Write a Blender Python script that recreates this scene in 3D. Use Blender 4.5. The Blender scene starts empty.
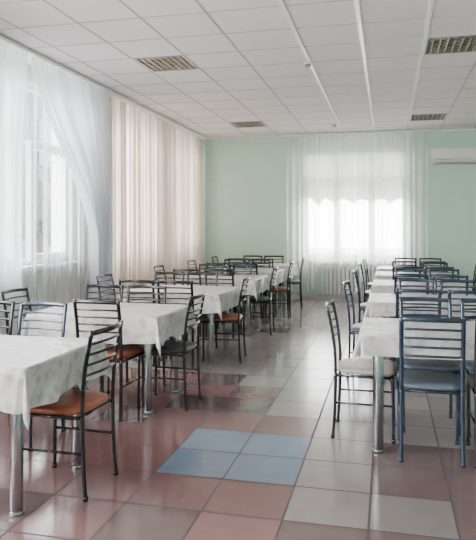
import bpy, bmesh, math, random
from mathutils import Vector, Matrix
random.seed(7)
S=bpy.context.scene
COL=S.collection
H=3.27; XL=-3.93; XR=3.6; YB=12.25; YR=-3.0

# ---------------------------------------------------------------- materials
def newmat(name):
    m=bpy.data.materials.new(name); m.use_nodes=True
    nt=m.node_tree; b=nt.nodes['Principled BSDF']
    return m,nt,b
def mat(name,col,rough=.5,metal=0,bump=0,scale=50,var=0,coat=0,spec=None):
    m,nt,b=newmat(name)
    b.inputs['Base Color'].default_value=(*col,1)
    b.inputs['Roughness'].default_value=rough
    b.inputs['Metallic'].default_value=metal
    if coat: b.inputs['Coat Weight'].default_value=coat
    if spec is not None: b.inputs['Specular IOR Level'].default_value=spec
    tc=nt.nodes.new('ShaderNodeTexCoord')
    n=nt.nodes.new('ShaderNodeTexNoise'); n.inputs['Scale'].default_value=scale
    n.inputs['Detail'].default_value=4
    nt.links.new(tc.outputs['Object'],n.inputs['Vector'])
    if var:
        r=nt.nodes.new('ShaderNodeValToRGB')
        r.color_ramp.elements[0].position=.3; r.color_ramp.elements[1].position=.7
        r.color_ramp.elements[0].color=(*[c*(1-var) for c in col],1)
        r.color_ramp.elements[1].color=(*[min(1,c*(1+var)) for c in col],1)
        nt.links.new(n.outputs['Fac'],r.inputs['Fac'])
        nt.links.new(r.outputs['Color'],b.inputs['Base Color'])
    if bump:
        bp=nt.nodes.new('ShaderNodeBump'); bp.inputs['Strength'].default_value=bump
        bp.inputs['Distance'].default_value=.005
        nt.links.new(n.outputs['Fac'],bp.inputs['Height'])
        nt.links.new(bp.outputs['Normal'],b.inputs['Normal'])
    return m
M_mint=mat('mint_paint',(.57,.77,.645),.6,bump=.1,scale=30,var=.02)
M_white=mat('white_paint',(.78,.77,.76),.6,bump=.1,scale=30,var=.02)
M_base=mat('baseboard_paint',(.74,.70,.66),.5,var=.03)
M_ceil=mat('mineral_fibre_tile',(.78,.73,.735),.9,bump=.5,scale=120,var=.05)
M_tbar=mat('tbar_painted_sheen',(.98,.97,.97),.2)  # grazing window glint on the main bars, painted in as bright white
M_tbar2=mat('tbar_no_sheen',(.48,.44,.44),.6)  # same kind of bar without the painted glint
M_black=mat('black_frame_enamel',(.005,.005,.008),.22,.2,coat=.25)
M_glint=mat('sheen_tinted_frame_enamel',(.018,.031,.062),.22,.2,coat=.45)  # bluish window reflection on black frames, mixed into the base colour
M_glint2=mat('faint_sheen_frame_enamel',(.011,.015,.025),.22,.2,coat=.45)  # weaker share of the same painted reflection
M_steel=mat('brushed_steel',(.38,.39,.42),.2,1)
M_orange=mat('orange_brown_leatherette',(.29,.082,.040),.36,bump=.2,scale=90,var=.12)
M_dark=mat('charcoal_leatherette',(.025,.025,.033),.38,bump=.2,scale=90,var=.2)
M_blueseat=mat('slate_blue_leatherette',(.095,.115,.155),.38,bump=.2,scale=90,var=.15)
M_litseat=mat('pale_lit_leatherette',(.36,.32,.29),.38,bump=.2,scale=90,var=.1)  # pale tone is reflected light put into the seat colour
M_top=mat('laminate_top',(.5,.42,.34),.5,var=.1)
M_pvc=mat('white_pvc',(.86,.87,.88),.3)
M_ac=mat('white_plastic',(.85,.84,.80),.35)
M_grey=mat('grey_plastic',(.25,.25,.25),.4)
M_louver=mat('louver_aluminium',(.42,.36,.315),.35,.6)
M_hous=mat('lamp_housing',(.09,.075,.065),.5)
M_tube=mat('fluorescent_tube',(.55,.52,.5),.3)
M_facade=mat('muting_blue_facade',(.055,.066,.082),.9,bump=.3,var=.12,scale=1.2)
M_leaf=mat('soft_foliage',(.024,.036,.022),.9,bump=1,var=.5,scale=1.6)
M_bark=mat('bark',(.05,.04,.033),.9,bump=.5,var=.3,scale=10)
M_roof=mat('grey_roofing',(.14,.14,.15),.9,var=.1,scale=3)
M_pane=mat('outdoor_glass',(.03,.036,.046),.15)
M_ground=mat('yard_paving',(.30,.30,.28),.9,var=.15,scale=2)

def sheer(name,col,transp,tl=.5,edge=.9):
    m=bpy.data.materials.new(name); m.use_nodes=True
    nt=m.node_tree; nt.nodes.clear()
    o=nt.nodes.new('ShaderNodeOutputMaterial')
    t=nt.nodes.new('ShaderNodeBsdfTransparent')
    d=nt.nodes.new('ShaderNodeBsdfDiffuse'); d.inputs[0].default_value=(*col,1)
    l=nt.nodes.new('ShaderNodeBsdfTranslucent'); l.inputs[0].default_value=(*col,1)
    m1=nt.nodes.new('ShaderNodeMixShader'); m1.inputs[0].default_value=tl
    nt.links.new(d.outputs[0],m1.inputs[1]); nt.links.new(l.outputs[0],m1.inputs[2])
    m2=nt.nodes.new('ShaderNodeMixShader')
    tc=nt.nodes.new('ShaderNodeTexCoord')
    n=nt.nodes.new('ShaderNodeTexNoise'); n.inputs['Scale'].default_value=3
    nt.links.new(tc.outputs['Object'],n.inputs['Vector'])
    lw=nt.nodes.new('ShaderNodeLayerWeight'); lw.inputs['Blend'].default_value=.35
    mr=nt.nodes.new('ShaderNodeMapRange')
    mr.inputs['To Min'].default_value=1-transp-.03; mr.inputs['To Max'].default_value=1-transp+.03
    nt.links.new(n.outputs['Fac'],mr.inputs['Value'])
    ad=nt.nodes.new('ShaderNodeMath'); ad.operation='MULTIPLY_ADD'; ad.use_clamp=True
    nt.links.new(lw.outputs['Facing'],ad.inputs[0]); ad.inputs[1].default_value=transp*edge; nt.links.new(mr.outputs[0],ad.inputs[2])
    nt.links.new(ad.outputs[0],m2.inputs[0])
    nt.links.new(t.outputs[0],m2.inputs[1]); nt.links.new(m1.outputs[0],m2.inputs[2])
    nt.links.new(m2.outputs[0],o.inputs[0])
    return m
M_sheer=sheer('sheer_voile',(.89,.90,.93),.30,.58)
M_sheer1=sheer('thin_voile',(.90,.91,.94),.88)
M_sheer2=sheer('dense_voile',(.92,.85,.79),.06,.6)
M_sheer3=sheer('window_voile',(.95,.93,.92),.40,.72)
M_dimmer=sheer('dimming_voile',(.70,.70,.71),.06,.16)

# tablecloth
M_cloth,nt,b=newmat('damask_tablecloth')
b.inputs['Roughness'].default_value=.34
tc=nt.nodes.new('ShaderNodeTexCoord')
v=nt.nodes.new('ShaderNodeTexVoronoi'); v.inputs['Scale'].default_value=17
n=nt.nodes.new('ShaderNodeTexNoise'); n.inputs['Scale'].default_value=22; n.inputs['Distortion'].default_value=1.5
nt.links.new(tc.outputs['Object'],v.inputs['Vector']); nt.links.new(tc.outputs['Object'],n.inputs['Vector'])
a=nt.nodes.new('ShaderNodeMath'); a.operation='MULTIPLY'
nt.links.new(v.outputs['Distance'],a.inputs[0]); nt.links.new(n.outputs['Fac'],a.inputs[1])
r=nt.nodes.new('ShaderNodeValToRGB'); r.color_ramp.elements[0].position=.13; r.color_ramp.elements[1].position=.25
r.color_ramp.elements[0].color=(.40,.38,.375,1); r.color_ramp.elements[1].color=(.54,.52,.515,1)
nt.links.new(a.outputs[0],r.inputs['Fac']); nt.links.new(r.outputs['Color'],b.inputs['Base Color'])
cn=nt.nodes.new('ShaderNodeTexNoise'); cn.inputs['Scale'].default_value=5; cn.inputs['Distortion'].default_value=.8
nt.links.new(tc.outputs['Object'],cn.inputs['Vector'])
cb=nt.nodes.new('ShaderNodeBump'); cb.inputs['Strength'].default_value=.8; cb.inputs['Distance'].default_value=.03
nt.links.new(cn.outputs['Fac'],cb.inputs['Height']); nt.links.new(cb.outputs['Normal'],b.inputs['Normal'])

# ---------------------------------------------------------------- helpers
def mesh_obj(name,bm,mats,parent=None,smooth=False,bevel=0):
    me=bpy.data.meshes.new(name)
    bmesh.ops.recalc_face_normals(bm,faces=bm.faces)
    bm.to_mesh(me); bm.free()
    if smooth:
        for p in me.polygons: p.use_smooth=True
    for m in (mats if isinstance(mats,list) else [mats]): me.materials.append(m)
    o=bpy.data.objects.new(name,me); COL.objects.link(o)
    if parent: o.parent=parent
    if bevel:
        md=o.modifiers.new('bevel','BEVEL'); md.width=bevel; md.segments=2; md.limit_method='ANGLE'
    return o
def box(bm,x0,x1,y0,y1,z0,z1):
    vs=[bm.verts.new((x,y,z)) for x in (x0,x1) for y in (y0,y1) for z in (z0,z1)]
    for f in ((0,1,3,2),(4,6,7,5),(0,4,5,1),(2,3,7,6),(0,2,6,4),(1,5,7,3)):
        bm.faces.new([vs[i] for i in f])
def tube(bm,pts,ra,rb=None,sides=10,up=Vector((0,0,1))):
    rb=rb or ra
    pts=[Vector(p) for p in pts]; rings=[]
    for i,p in enumerate(pts):
        t=(pts[min(i+1,len(pts)-1)]-pts[max(i-1,0)]).normalized()
        u=up if abs(t.dot(up))<.9 else Vector((1,0,0))
        s=t.cross(u).normalized(); w=s.cross(t).normalized()
        rings.append([bm.verts.new(p+s*ra*math.cos(2*math.pi*k/sides)+w*rb*math.sin(2*math.pi*k/sides)) for k in range(sides)])
    for i in range(len(rings)-1):
        for k in range(sides):
            bm.faces.new([rings[i][k],rings[i][(k+1)%sides],rings[i+1][(k+1)%sides],rings[i+1][k]])
    bm.faces.new(rings[0]); bm.faces.new(rings[-1][::-1])
def cyl(bm,x,y,z0,z1,r,sides=20):
    tube(bm,[(x,y,z0),(x,y,z1)],r,sides=sides)
def bez(ps,n=10):
    out=[]
    ps=[Vector(p) for p in ps]
    P=[ps[0]*2-ps[1]]+ps+[ps[-1]*2-ps[-2]]
    for i in range(1,len(P)-2):
        for k in range(n):
            t=k/n
            out.append(.5*((2*P[i])+(P[i+1]-P[i-1])*t+(2*P[i-1]-5*P[i]+4*P[i+1]-P[i+2])*t*t+(3*P[i]-P[i-1]-3*P[i+1]+P[i+2])*t**3))
    out.append(P[-2]); return out
def empty(name,loc=(0,0,0),rz=0):
    e=bpy.data.objects.new(name,None); e.empty_display_size=.1
    e.location=loc; e.rotation_euler=(0,0,rz); COL.objects.link(e); return e
def struct(o): o["kind"]="structure"; return o
def tag(o,label,cat,group=None):
    o["label"]=label; o["category"]=cat
    if group: o["group"]=group

# ---------------------------------------------------------------- shell
T=.41
bm=bmesh.new(); cl=bm.loops.layers.float_color.new('tile_col')
def grey():
    k=random.uniform(.92,1.06); return (.265*k,.235*k,.226*k)
def pink():
    k=random.uniform(.85,1.12); return (.185*k,.098*k,.096*k)
def brown():
    k=random.uniform(.9,1.1); return (.13*k,.090*k,.088*k)
blue=(.150,.195,.27)
i0=math.floor((XL+.5)/T); i1=math.ceil((XR+.5)/T); j0=math.floor((YR-3.39)/T); j1=math.ceil((YB-3.39)/T)
for i in range(i0,i1):
    for j in range(j0,j1):
        x0=max(XL,-.5+i*T); x1=min(XR,-.5+(i+1)*T); y0=max(YR,3.39+j*T); y1=min(YB,3.39+(j+1)*T)
        if i in(-2,-1) and j in (0,1): c=blue
        elif i<0 and j<=5:
            c=pink() if random.random()<.85 else brown()
            if j<-1 and random.random()<.2: c=tuple(q*.85 for q in grey())
            if (i,j) in ((-1,3),(-1,4),(-1,5),(-2,5)): c=grey()
        elif i>=1 and j<=1 : c=brown() if (i,j)!=(1,-1) else tuple(q*.8 for q in grey())
        elif i==0 and j<0: c=brown() if j==-2 else tuple(q*.85 for q in grey())
        else:
            c=grey()
            if random.random()<.10: c=tuple(q*.85 for q in c)
        f=bm.faces.new([bm.verts.new(p) for p in ((x0,y0,0),(x1,y0,0),(x1,y1,0),(x0,y1,0))])
        for l in f.loops: l[cl]=(*c,1)
bmesh.ops.remove_doubles(bm,verts=bm.verts,dist=1e-4)
M_floor,nt,b=newmat('ceramic_floor_tiles')
at=nt.nodes.new('ShaderNodeAttribute'); at.attribute_name='tile_col'
geo=nt.nodes.new('ShaderNodeTexCoord'); sp=nt.nodes.new('ShaderNodeSeparateXYZ')
nt.links.new(geo.outputs['Object'],sp.inputs[0])
def mth(op,a,bv=None):
    nd=nt.nodes.new('ShaderNodeMath'); nd.operation=op
    for k,x in enumerate((a,bv)):
        if x is None: continue
        if isinstance(x,(int,float)): nd.inputs[k].default_value=x
        else: nt.links.new(x,nd.inputs[k])
    return nd.outputs[0]
def edge(o,off):
    f=mth('FRACT',mth('DIVIDE',mth('ADD',o,off),T))
    return mth('SUBTRACT',.5,mth('ABSOLUTE',mth('SUBTRACT',f,.5)))
e=mth('MINIMUM',edge(sp.outputs[0],.5+T*40),edge(sp.outputs[1],-3.39+T*40))
mask=mth('LESS_THAN',e,.013)
nz=nt.nodes.new('ShaderNodeTexNoise'); nz.inputs['Scale'].default_value=9; nz.inputs['Detail'].default_value=6
nt.links.new(geo.outputs['Object'],nz.inputs['Vector'])
mr=nt.nodes.new('ShaderNodeMapRange'); mr.inputs['To Min'].default_value=.88; mr.inputs['To Max'].default_value=1.12
nt.links.new(nz.outputs['Fac'],mr.inputs['Value'])
vm=nt.nodes.new('ShaderNodeVectorMath'); vm.operation='SCALE'
nt.links.new(at.outputs['Color'],vm.inputs[0]); nt.links.new(mr.outputs[0],vm.inputs['Scale'])
mx=nt.nodes.new('ShaderNodeMix'); mx.data_type='RGBA'
nt.links.new(mask,mx.inputs['Factor']); nt.links.new(vm.outputs[0],mx.inputs['A']); mx.inputs['B'].default_value=(.04,.031,.029,1)
nt.links.new(mx.outputs['Result'],b.inputs['Base Color'])
rm=nt.nodes.new('ShaderNodeMapRange'); rm.inputs['To Min'].default_value=.15; rm.inputs['To Max'].default_value=.8
nt.links.new(mask,rm.inputs['Value']); nt.links.new(rm.outputs[0],b.inputs['Roughness'])
b.inputs['IOR'].default_value=1.55
bp=nt.nodes.new('ShaderNodeBump'); bp.inputs['Strength'].default_value=.4; bp.inputs['Distance'].default_value=.003; bp.invert=True
nt.links.new(mask,bp.inputs['Height']); nt.links.new(bp.outputs['Normal'],b.inputs['Normal'])
struct(mesh_obj('floor',bm,M_floor))

# ceiling grid
lights=[(.65,6.6),(-2.42,6.6),(-2.42,10.8),(.65,10.8),(-2.42,2.4),(.65,2.4)]
bm=bmesh.new()
gx=[XL]+[.35+.6*k-(.07 if k<-2 else 0) for k in range(-8,6) if XL+.12<.35+.6*k<XR]+[XR]
gy=[YR]+[.3+.6*k for k in range(-6,20) if YR<.3+.6*k<YB]+[YB]
for i in range(len(gx)-1):
    for j in range(len(gy)-1):
        cx=(gx[i]+gx[i+1])/2; cy=(gy[j]+gy[j+1])/2
        if any(abs(cx-a)<.1 and abs(cy-bb)<.1 for a,bb in lights): continue
        bm.faces.new([bm.verts.new(p) for p in ((gx[i],gy[j],H),(gx[i],gy[j+1],H),(gx[i+1],gy[j+1],H),(gx[i+1],gy[j],H))])
struct(mesh_obj('ceiling',bm,M_ceil))
bm=bmesh.new()
for x in (-.85,-.25,.35): box(bm,x-.018,x+.018,YR,YB,H-.008,H+.01)
struct(mesh_obj('trim_1',bm,M_tbar))
bm=bmesh.new()
for x in gx[1:-1]:
    if not any(abs(x-q)<.05 for q in (-.85,-.25,.35)): box(bm,x-.009,x+.009,YR,YB,H-.004,H+.01)
for y in gy[1:-1]: box(bm,XL,XR,y-.009,y+.009,H-.003,H+.01)
struct(mesh_obj('trim_6',bm,M_tbar2))
bm=bmesh.new()
box(bm,XL,XR,YB-.025,YB,H-.03,H); box(bm,XL,XL+.025,YR,YB,H-.03,H)
struct(mesh_obj('trim_2',bm,M_tbar))

# walls
def wall_x(name,x0,x1,wins,m):
    bm=bmesh.new(); y=YR-.3
    for (a,c,z0,z1) in wins:
        box(bm,x0,x1,y,a,0,H+.2); box(bm,x0,x1,a,c,0,z0); box(bm,x0,x1,a,c,z1,H+.2); y=c
    box(bm,x0,x1,y,YB+.3,0,H+.2)
    return struct(mesh_obj(name,bm,m))
LW=[(-2.2,-.2,1.0,2.9),(1.4,3.4,1.0,2.9),(5.15,7.22,1.0,3.08),(8.0,9.75,1.0,3.08),(10.3,11.8,1.0,3.08)]
wall_x('wall_left',XL-.3,XL,LW,M_white)
wall_x('wall_right',XR,XR+.3,[],M_mint)
BW=(-1.64,.36,.82,2.95)
bm=bmesh.new()
box(bm,XL,BW[0],YB,YB+.3,0,H+.2); box(bm,BW[1],XR,YB,YB+.3,0,H+.2)
box(bm,BW[0],BW[1],YB,YB+.3,0,BW[2]); box(bm,BW[0],BW[1],YB,YB+.3,BW[3],H+.2)
struct(mesh_obj('wall_back',bm,M_mint))
bm=bmesh.new(); box(bm,XL,XR,YR-.3,YR,0,H+.2); struct(mesh_obj('wall_rear',bm,M_mint))
bm=bmesh.new(); box(bm,XL+.001,XR,YB-.018,YB,0,.09); struct(mesh_obj('baseboard_back',bm,M_base,bevel=.004))
bm=bmesh.new(); box(bm,XL,XL+.018,YR,YB-.02,0,.09); struct(mesh_obj('baseboard_left',bm,M_base,bevel=.004))

def window(name,a,c,z0,z1,axis,mull,trans,skip=None):
    bm=bmesh.new()
    def bx(p,q,z,w,d0,d1):
        if axis=='y': box(bm,XL-.16+d0,XL-.16+d1,p,q,z,w)
        else: box(bm,p,q,YB+.16-d1,YB+.16-d0,z,w)
    t=.06
    bx(a,a+t,z0,z1,0,.07); bx(c-t,c,z0,z1,0,.07); bx(a+t,c-t,z0,z0+t,0,.07); bx(a+t,c-t,z1-t,z1,0,.07)
    for m_ in mull: bx(m_-.025,m_+.025,z0+t,z1-t,0,.07)
    if trans: bx(a+t,c-t,trans-.025,trans+.025,.005,.065)
    xs=[a+t]+[m_ for m_ in mull]+[c-t]
    for k in range(len(xs)-1):
        if k==skip: continue
        p=xs[k]+(.025 if k else 0); q=xs[k+1]-(.025 if k<len(xs)-2 else 0); top=(trans-.025 if trans else z1-t)
        bx(p,p+.035,z0+t,top,.03,.10); bx(q-.035,q,z0+t,top,.03,.10)
        bx(p+.035,q-.035,z0+t,z0+t+.035,.03,.10); bx(p+.035,q-.035,top-.035,top,.03,.10)
    return struct(mesh_obj(name,bm,M_pvc,bevel=.004))
w1=window('window_1',5.15,7.22,1.0,3.08,'y',[6.05],2.42,skip=1)
bm=bmesh.new(); L=1.08; z0,z1=1.05,2.38
box(bm,-.035,.035,-L,-L+.075,z0,z1); box(bm,-.035,.035,-.075,0,z0,z1)
box(bm,-.035,.035,-L+.075,-.075,z0,z0+.075); box(bm,-.035,.035,-L+.075,-.075,z1-.075,z1)
sash=mesh_obj('sash',bm,M_pvc,w1,bevel=.006); sash.location=(XL-.06,7.15,0); sash.rotation_euler=(0,0,math.radians(8))
bm=bmesh.new(); box(bm,.035,.055,-L+.02,-L+.05,1.62,1.66); box(bm,.05,.065,-L+.02,-L+.05,1.52,1.66)
hd=mesh_obj('handle',bm,M_pvc,sash,bevel=.004)
window('window_2',8.0,9.75,1.0,3.08,'y',[8.85],2.42)
window('window_3',10.3,11.8,1.0,3.08,'y',[11.05],2.42)
window('window_4',BW[0],BW[1],BW[2],BW[3],'x',[-.97,-.31],2.4)
bm=bmesh.new(); box(bm,XL-.1,XL+.14,5.05,7.32,.96,1.0)
struct(mesh_obj('trim_3',bm,M_pvc,bevel=.008))
bm=bmesh.new(); box(bm,BW[0]-.08,BW[1]+.08,YB-.06,YB+.1,BW[2]-.04,BW[2])
struct(mesh_obj('trim_4',bm,M_pvc,bevel=.008))

# ---------------------------------------------------------------- curtains
def curtain(name,fn,nu,nz,m,label,group):
    bm=bmesh.new()
    g=[[bm.verts.new(fn(i/nu,j/nz)) for j in range(nz+1)] for i in range(nu+1)]
    for i in range(nu):
        for j in range(nz):
            bm.faces.new([g[i][j],g[i+1][j],g[i+1][j+1],g[i][j+1]])
    o=mesh_obj(name,bm,m,smooth=True); tag(o,label,'curtain',group); return o
def fold(s,n,ph=0,t=0):
    a=s*n*2*math.pi+ph
    return math.sin(a+.9*math.sin(a*.37+ph)+.25*math.sin(3*t+s*9))*(.65+.35*math.sin(a*.23+1))+.18*math.sin(a*2.7+ph*3)
ZT=H-.05
def side_curtain(ya,yb,zb,x=-3.71,A=.08,n=20,ph=0):
    def f(s,t):
        z=ZT+(zb-ZT)*t
        w=fold(s,n,ph,t)
        return (x+A*(.7+.3*t)*w, ya+(yb-ya)*s+.025*math.sin(2*(s*n*2*math.pi+ph)), z)
    return f
G='voile curtains along the window wall'
curtain('curtain',side_curtain(7.6,12.08,.12,n=36,ph=.4),1000,16,M_sheer2,'long pleated cream-white voile curtain hanging to the floor',G)
def swept(s,t):
    z=ZT+(.15-ZT)*t
    k=min(1,t/.66); k=k*k*(3-2*k)
    a=5.8+(7.2-5.8)*(k**.85); c=7.58+.03*math.sin(t*4)
    w=fold(s,14,1.1,t*.3)
    return (-3.62+(.05+.02*k)*w, a+(c-a)*s, z)
curtain('curtain',swept,420,40,M_sheer,'sheer white voile curtain swept aside in diagonal folds',G)
def left_panel(s,t):
    z=ZT+(.15-ZT)*t
    w=fold(s,15,2.1,t)
    return (-3.715+.025*w, 3.6+(7.5-3.6)*s, z)
curtain('curtain',left_panel,340,16,M_sheer1,'thin see-through white voile curtain over the casement window',G)
def left_edge(s,t):
    z=ZT+(.15-ZT)*t
    w=fold(s,12,2.9,t)
    return (-3.61+.05*w, 3.6+(5.70-.15*math.sin(t*3)-3.6)*s, z)
curtain('curtain',left_edge,280,16,M_sheer,'pleated sheer white voile curtain beside the casement window',G)
def back_panel(xa,xb,n,ph,mid):
    def f(s,t):
        x=xa+(xb-xa)*s
        q=max(0,min(1,(mid-abs(x+.62))/.12)); q=q*q*(3-2*q)
        zb=.2+.52*q+.02*math.sin(x*30)
        z=ZT+(zb-ZT)*t
        return (x, YB-.16+.04*(.6+.6*t)*fold(s,n,ph,t), z)
    return f
G2='voile curtains at the end wall window'
curtain('curtain',back_panel(-1.95,-.62,12,.3,.80),300,14,M_sheer3,'sheer white voile curtain backlit by a bright window',G2)
curtain('curtain',back_panel(-.60,.72,12,1.7,.80),300,14,M_sheer3,'sheer white voile curtain backlit by a bright window',G2)
def valance(s,t):  # added sheet that dims the upper panes so the lower ones look brighter
    x=-1.64+2.0*s
    zb=1.84+.16*abs(math.sin(s*math.pi*6))+.03*math.sin(s*40)
    z=2.95+(zb-2.95)*t
    return (x, YB-.05+.012*math.sin(s*110), z)
curtain('dimming_valance',valance,300,10,M_dimmer,'short scalloped valance added to dim the upper window panes',G2)
def rail(name,p,q,label):
    bm=bmesh.new(); box(bm,min(p[0],q[0]),max(p[0],q[0]),min(p[1],q[1]),max(p[1],q[1]),H-.045,H-.009)
    o=mesh_obj(name,bm,M_pvc,bevel=.004); tag(o,label,'curtain rail')
rail('curtain_rail',(-3.82,YR+.1),(-3.58,YB-.22),'white ceiling curtain rail along the window wall')
rail('curtain_rail',(-2.0,YB-.2),(.78,YB-.12),'white ceiling curtain rail above the end window')

# ---------------------------------------------------------------- radiator
rad=empty('radiator',(-.64,YB-.06,.12)); tag(rad,'white ribbed radiator under the end window','radiator')
bm=bmesh.new()
for k in range(16):
    x=-.6+k*.08
    box(bm,x-.03,x+.03,-.035,.035,0,.55)
mesh_obj('body',bm,M_pvc,rad,bevel=.012)
bm=bmesh.new(); tube(bm,[(-.66,0,.5),(.66,0,.5)],.014); tube(bm,[(-.66,0,.05),(.66,0,.05)],.014); tube(bm,[(.64,0,.05),(.64,0,-.12)],.012)
mesh_obj('pipe',bm,M_pvc,rad,smooth=True)

# ---------------------------------------------------------------- air conditioner
ac=empty('air_conditioner',(1.2,YB,2.61)); tag(ac,'white wall-mounted air conditioner with closed flap','air conditioner')
bm=bmesh.new()
prof=[(0,0),(-.12,0),(-.19,.05),(-.215,.12),(-.215,.25),(-.19,.30),(0,.30)]
A=[bm.verts.new((-.43,y,z)) for y,z in prof]; B=[bm.verts.new((.43,y,z)) for y,z in prof]
for k in range(len(prof)): bm.faces.new([A[k],A[(k+1)%7],B[(k+1)%7],B[k]])
bm.faces.new(A); bm.faces.new(B)
mesh_obj('body',bm,M_ac,ac,bevel=.01)
bm=bmesh.new(); box(bm,-.36,.30,-.222,-.214,.075,.082); box(bm,-.38,.38,-.185,-.125,-.004,.006)
mesh_obj('vent',bm,M_grey,ac)
bm=bmesh.new(); box(bm,-.40,.40,-.222,-.212,.10,.27)
mesh_obj('front_panel',bm,M_ac,ac,bevel=.006)

# ---------------------------------------------------------------- ceiling lights
def build_light():
    e=empty('ceiling_light')
    bm=bmesh.new()
    w=.285
    box(bm,-w,w,-w,w,.085,.09)
    for s in (-1,1):
        box(bm,min(s*w,s*(w-.006)),max(s*w,s*(w-.006)),-w,w,0,.085)
        box(bm,-w,w,min(s*w,s*(w-.006)),max(s*w,s*(w-.006)),0,.085)
    p=[mesh_obj('housing',bm,M_hous,e)]
    bm=bmesh.new()
    for k in range(1,8): x=-w+k*2*w/8; box(bm,x-.007,x+.007,-w,w,.0,.04)
    for k in range(1,6): y=-w+k*2*w/6; box(bm,-w,w,y-.005,y+.005,.002,.02)
    for s in (-1,1):
        x=s*(w-.012); box(bm,x-.010,x+.010,-w,w,-.004,.05); box(bm,-w,w,x-.008,x+.008,-.004,.05)
    p.append(mesh_obj('louver',bm,M_louver,e))
    for k in range(4):
        bm=bmesh.new(); x=-w+(k+.5)*2*w/4
        tube(bm,[(x,-w+.02,.065),(x,w-.02,.065)],.013)
        p.append(mesh_obj('lamp_tube',bm,M_tube,e,smooth=True))
    return e,p
def place(proto,loc,rz=0,label=None,cat=None,group=None):
    e,ps=proto
    ne=e.copy(); ne.location=loc; ne.rotation_euler=(0,0,rz); COL.objects.link(ne)
    for p in ps:
        q=p.copy(); q.parent=ne; COL.objects.link(q)
    tag(ne,label,cat,group); return ne
def kill(proto):
    for o in [*proto[1],proto[0]]: bpy.data.objects.remove(o)
pl=build_light()
for (x,y) in lights[:4]:
    place(pl,(x,y,H-.002),0,'square recessed ceiling light with metal louver grid, unlit','ceiling light','recessed louver ceiling lights')
kill(pl)
bm=bmesh.new()
for (x,y) in lights[4:]: box(bm,x-.3,x+.3,y-.3,y+.3,H,H+.01)
struct(mesh_obj('trim_5',bm,M_ceil))
def det():
    e=empty('smoke_detector')
    bm=bmesh.new(); cyl(bm,0,0,-.018,0,.05); a=mesh_obj('base',bm,M_pvc,e,bevel=.003)
    bm=bmesh.new(); cyl(bm,0,0,-.045,-.018,.036); cyl(bm,0,0,-.056,-.045,.022); b_=mesh_obj('sensor',bm,M_grey,e,bevel=.003)
    return e,[a,b_]
pd=det()
for (x,y) in ((-.87,6.9),(-.93,11.1)):
    place(pd,(x,y,H-.006),0,'small round smoke detector on the ceiling','smoke detector','ceiling smoke detectors')
kill(pd)

# ---------------------------------------------------------------- tables
TL,TW,TH=1.06,.80,.745
def build_table():
    e=empty('dining_table'); ps=[]
    bm=bmesh.new(); box(bm,-TL/2,TL/2,-TW/2,TW/2,TH-.025,TH); ps.append(mesh_obj('tabletop',bm,M_top,e,bevel=.005))
    bm=bmesh.new(); 
    for s in (-1,1):
        box(bm,-TL/2+.1,TL/2-.1,s*(TW/2-.09)-.012,s*(TW/2-.09)+.012,TH-.075,TH-.025)
        box(bm,s*(TL/2-.1)-.012,s*(TL/2-.1)+.012,-TW/2+.09,TW/2-.09,TH-.075,TH-.025)
    ps.append(mesh_obj('apron',bm,M_steel,e))
    for sx in (-1,1):
        for sy in (-1,1):
            bm=bmesh.new(); x=sx*(TL/2-.10); y=sy*(TW/2-.09)
            cyl(bm,x,y,.018,TH-.025,.033,28); cyl(bm,x,y,0,.02,.038,28); cyl(bm,x,y,TH-.035,TH-.025,.05,28)
            ps.append(mesh_obj('leg',bm,M_steel,e,bevel=.002,smooth=False))
    for o in ps[2:]:
        for p in o.data.polygons: p.use_smooth=(len(p.vertices)==4)
    return e,ps
def cloth_mesh(seed,D=.205):
    rnd=random.Random(seed)
    bm=bmesh.new(); nx,ny=80,64
    hx,hy=TL/2+.006,TW/2+.006
    ph=[rnd.uniform(0,6.28) for _ in range(6)]
    g=[]
    for i in range(nx+1):
        row=[]
        for j in range(ny+1):
            u=-(hx+D)+2*(hx+D)*i/nx; w=-(hy+D)+2*(hy+D)*j/ny
            du=max(0,abs(u)-hx); dw=max(0,abs(w)-hy)
            r=math.hypot(du,dw)
            cx=max(-hx,min(hx,u)); cy=max(-hy,min(hy,w))
            if r<1e-6: row.append(bm.verts.new((cx,cy,TH+.004+.0015*math.sin(u*9+ph[0])*math.sin(w*8+ph[1])))); continue
            nxv=math.copysign(du,u)/r; nyv=math.copysign(dw,w)/r
            per=u*11+w*13
            k=min(1,r/D)
            if du>0 and dw>0:
                ang=math.atan2(dw,du)
                fl=.012+.055*k*math.sin(ang*2)**2
            else:
                fl=.010+k*(.017+.017*math.sin(per+ph[2])+.009*math.sin(per*2.3+ph[3]))
            fl=min(fl,.01+r*.4)
            row.append(bm.verts.new((cx+nxv*fl,cy+nyv*fl,TH+.004-max(0,r-.006)*(1+.05*math.sin(per*.8+ph[4])))))
        g.append(row)
    for i in range(nx):
        for j in range(ny):
            bm.faces.new([g[i][j],g[i+1][j],g[i+1][j+1],g[i][j+1]])
    o=mesh_obj('tablecloth',bm,M_cloth,smooth=True); me=o.data; bpy.data.objects.remove(o); return me
cloths=[cloth_mesh(k) for k in range(3)]+[cloth_mesh(9,.125)]
pt=build_table()
def table(x,y,k,grp,cm=None):
    place(pt,(x,y,0),0,'rectangular dining table with thick round steel legs','table',grp)
    c=bpy.data.objects.new('tablecloth',cm or cloths[k%3]); c.location=(x,y,0); COL.objects.link(c)
    if k%2: c.rotation_euler=(0,0,math.pi)
    tag(c,'pale grey-white patterned tablecloth draped over a dining table','tablecloth',grp.replace('tables','tablecloths'))

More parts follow.
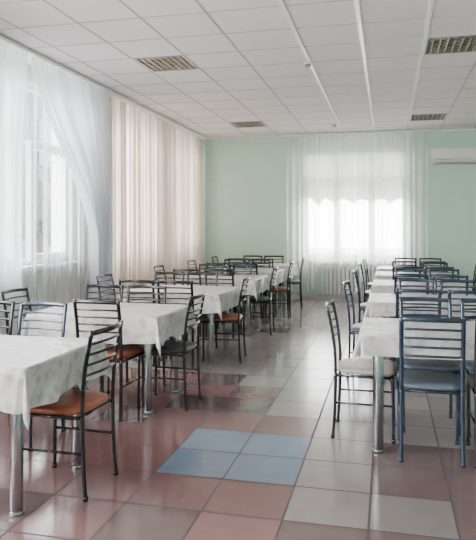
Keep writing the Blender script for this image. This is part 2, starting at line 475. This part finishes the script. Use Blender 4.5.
# ---------------------------------------------------------------- chairs
def build_chair(mf,ms):
    e=empty('dining_chair'); ps=[]
    bm=bmesh.new(); lay=[]
    def out(a,sc,z):
        c,s=math.cos(a),math.sin(a); p=.42
        x=.195*sc*math.copysign(abs(c)**p,c); y=.205*sc*math.copysign(abs(s)**p,s)
        x*=1+.05*(y/.205)
        return (x,y+.01,z)
    N=40
    for sc,z in ((.93,.437),(.985,.443),(1,.455),(.975,.466),(.90,.474),(.7,.477),(.35,.473)):
        lay.append([bm.verts.new(out(2*math.pi*k/N,sc,z)) for k in range(N)])
    for q in range(len(lay)-1):
        for k in range(N): bm.faces.new([lay[q][k],lay[q][(k+1)%N],lay[q+1][(k+1)%N],lay[q+1][k]])
    bm.faces.new(lay[0]); bm.faces.new(lay[-1])
    ps.append(mesh_obj('seat',bm,ms,e,smooth=True))
    bm=bmesh.new()
    W=.177; F=.183
    tube(bm,[(-W,-.185,.425),(-F,.18,.425)],.010); tube(bm,[(W,-.185,.425),(F,.18,.425)],.010)
    tube(bm,[(-W,-.17,.425),(W,-.17,.425)],.009); tube(bm,[(-F,.18,.425),(F,.18,.425)],.009)
    tube(bm,[(-W-.001,-.195,.24),(-F-.001,.187,.24)],.007); tube(bm,[(W+.001,-.195,.24),(F+.001,.187,.24)],.007)
    ps.append(mesh_obj('seat_frame',bm,mf,e,smooth=True))
    bm=bmesh.new()
    for s in (-1,1):
        tube(bm,bez([(s*W,-.192,.44),(s*W,-.195,.55),(s*(W+.001),-.210,.70),(s*W,-.248,.888)],6),.0105,.014,sides=12)
    def yz(z): 
        return -.192-.056*max(0,(z-.5)/.388)**1.6
    def rl(z,ra,rb,bow):
        pts=[]
        for k in range(13):
            x=-W+2*W*k/12; c=1-(x/W)**2
            pts.append((x,yz(z)-bow*c,z+.004*c))
        tube(bm,pts,ra,rb,sides=12)
    rl(.872,.009,.015,.03)
    for z in (.812,.757,.702,.647): rl(z,.0055,.0075,.028)
    ps.append(mesh_obj('backrest',bm,mf,e,smooth=True))
    for s in (-1,1):
        bm=bmesh.new(); tube(bm,bez([(s*W,-.192,.44),(s*W,-.194,.3),(s*(W+.001),-.200,.14),(s*(W+.002),-.210,.012)],6),.0105,.013,sides=12)
        cyl(bm,s*(W+.002),-.211,0,.025,.014,12)
        ps.append(mesh_obj('leg',bm,mf,e,smooth=True))
        bm=bmesh.new(); tube(bm,bez([(s*F,.18,.43),(s*(F+.001),.184,.3),(s*(F+.002),.188,.012)],6),.0105,.0105,sides=12)
        cyl(bm,s*(F+.002),.188,0,.025,.014,12)
        ps.append(mesh_obj('leg',bm,mf,e,smooth=True))
    return e,ps
V={'o':build_chair(M_black,M_orange),'d':build_chair(M_black,M_dark),'b':build_chair(M_glint,M_blueseat),'c':build_chair(M_glint2,M_litseat),'n':build_chair(M_glint,M_orange)}
LB={'o':'black metal ladder-back chair with an orange-brown padded seat','d':'black metal ladder-back chair with a dark padded seat',
'b':'black metal ladder-back chair tinted with painted window sheen, with a slate padded seat','c':'black metal ladder-back chair faintly tinted with painted sheen, its padded seat paled by painted reflection','n':'black metal ladder-back chair tinted with painted window sheen, with an orange-brown padded seat'}
def chair(k,x,y,rz,grp,j=.008,dr=2):
    x+=random.uniform(-j,j); y+=random.uniform(-j*.5,j*.5); rz+=math.radians(random.uniform(-dr,dr))
    place(V[k],(x,y,0),rz,LB[k],'chair',grp)
PI=math.pi
GL='chairs around the tables by the window wall'; GR='chairs around the tables across the aisle'
rowL=[(3.04,'o',[],[(-2.39,'b',3.72),(-2.82,'o',3.74)]),
      (4.77,'d',[(-2.09,'o')],[(-2.15,'d'),(-2.57,'d')]),
      (6.51,'o',[(-2.10,'d'),(-2.52,'d')],[(-2.14,'d'),(-2.56,'o')]),
      (8.25,'d',[(-2.12,'d'),(-2.54,'d')],[(-2.12,'b'),(-2.54,'d')]),
      (9.75,'o',[(-2.12,'d'),(-2.54,'d')],[(-2.12,'d'),(-2.54,'d')]),
      (11.15,'b',[(-2.12,'d'),(-2.54,'d')],[(-2.12,'d'),(-2.54,'d')])]
for k,(yc,ek,near,far) in enumerate(rowL):
    table(-1.69-TL/2,yc,k,'dining tables by the window wall')
    chair(ek,-1.735 if k==0 else -1.73,yc+.09*(k==0),PI/2,GL,.003,2 if k<2 else 5)
    if k>=1: chair('d' if k%2 else 'b',-2.90,yc,-PI/2,GL,.004)
    for x,c in near: chair(c,x,yc-TW/2+.075,0,GL,.004,2 if k<2 else 3)
    for q in far: chair(q[1],q[0],q[2] if len(q)>2 else yc+TW/2-.075,PI,GL,.004,2 if k<2 else 3)
rowR=[(4.345,'c'),(6.12,'b'),(7.86,'b'),(9.45,'b'),(10.9,'n')]
for k,(yc,ek) in enumerate(rowR):
    table(-.16+TL/2,yc,k+1,'dining tables across the aisle',cloths[3])
    chair(ek,-.15,yc+.06*(k==0),-PI/2,GR,.004,2 if k<1 else 4)
    for n_,x in enumerate((.255,.69)):
        chair('d' if (n_ and k==0) else 'b',x,yc-TW/2+(.16 if k==0 else .12),0,GR,.002,2 if k<1 else 3)
        if not (k==3 and n_==0): chair('b' if k!=3 else 'd',x+.03,yc+TW/2-.085,PI,GR,.004,2 if k<1 else 4)
chair('d',1.18,10.75,PI/2,GR,.004,6)
for p in V.values(): kill(p)
kill(pt)

# ---------------------------------------------------------------- outside
bm=bmesh.new(); box(bm,-60,60,-40,70,-.9,-.8)
struct(mesh_obj('ground',bm,M_ground))
hb=empty('building',(-15,22,-.8)); tag(hb,'blue-grey building added across the yard to mute the window view','building')
bm=bmesh.new(); box(bm,-3,0,-8,8,0,8.6); mesh_obj('facade',bm,M_facade,hb)  # building added so bright sky does not fill the near window
bm=bmesh.new(); box(bm,-3.3,.3,-8.3,8.3,8.6,8.9); mesh_obj('roof',bm,M_roof,hb)
for k in range(5):
    for zz in (1.6,5.0):
        bm=bmesh.new(); y=-6.4+k*3.2; box(bm,0,.05,y-.7,y+.7,zz,zz+2.0); mesh_obj('window',bm,M_pane,hb)
def tree(x,y,h,seed):
    rnd=random.Random(seed)
    e=empty('tree',(x,y,-.8)); tag(e,'rounded leafy tree standing in the yard outside the windows','tree','trees in the yard')
    bm=bmesh.new(); tube(bm,bez([(0,0,0),(.05,.03,h*.3),(0,.05,h*.6)],4),.13,sides=10)
    mesh_obj('trunk',bm,M_bark,e,smooth=True)
    bm=bmesh.new()
    for k in range(9):
        c=Vector((rnd.uniform(-.7,.7),rnd.uniform(-.6,.6),h*rnd.uniform(.45,.85))); r=rnd.uniform(.5,.8)
        rr=bmesh.ops.create_icosphere(bm,subdivisions=3,radius=r)
        for v_ in rr['verts']:
            n_=v_.co.normalized(); v_.co=c+n_*r*(1+.16*math.sin(n_.x*9+k)*math.sin(n_.y*8)+.12*math.sin(n_.z*11+k*2))
    mesh_obj('foliage',bm,M_leaf,e,smooth=True)
for k,(x,y,h) in enumerate(((-11.5,16.2,4.6),(-12.5,23.2,5.0),(-12.0,19.6,4.0))): tree(x,y,h,k)

# ---------------------------------------------------------------- world and lights
w=bpy.data.worlds.new('sky'); S.world=w; w.use_nodes=True
bg=w.node_tree.nodes['Background']; bg.inputs[0].default_value=(.97,.98,1,1); bg.inputs[1].default_value=25
def area(name,loc,rot,sx,sy,e,col=(1,1,1),sf=.35):
    l=bpy.data.lights.new(name,'AREA'); l.shape='RECTANGLE'; l.size=sx; l.size_y=sy; l.energy=e; l.color=col
    l.specular_factor=sf
    o=bpy.data.objects.new(name,l); o.location=loc; o.rotation_euler=rot; COL.objects.link(o); return o
for k,(a,c,z0,z1) in enumerate(LW[:2]):
    area('side_fill',(XL-.02,(a+c)/2,(z0+z1)/2),(0,-PI/2,0),z1-z0,c-a,150,(1,.98,.97))  # added fill lamps set at the unseen side windows
# low sun coming through the end window
sl=bpy.data.lights.new('sun','SUN'); sl.energy=14; sl.angle=math.radians(4); sl.color=(1,.95,.9)
so=bpy.data.objects.new('sun',sl); COL.objects.link(so)
so.rotation_euler=Vector((.12,-1,-.62)).to_track_quat('-Z','Y').to_euler()
# camera
cam=bpy.data.cameras.new('camera'); co=bpy.data.objects.new('camera',cam); COL.objects.link(co)
co.location=(0,0,1.42); co.rotation_euler=(PI/2,0,math.radians(13.6))
cam.sensor_width=36; cam.lens=620/540*36; cam.shift_y=-42/540; cam.clip_start=.05
S.camera=co
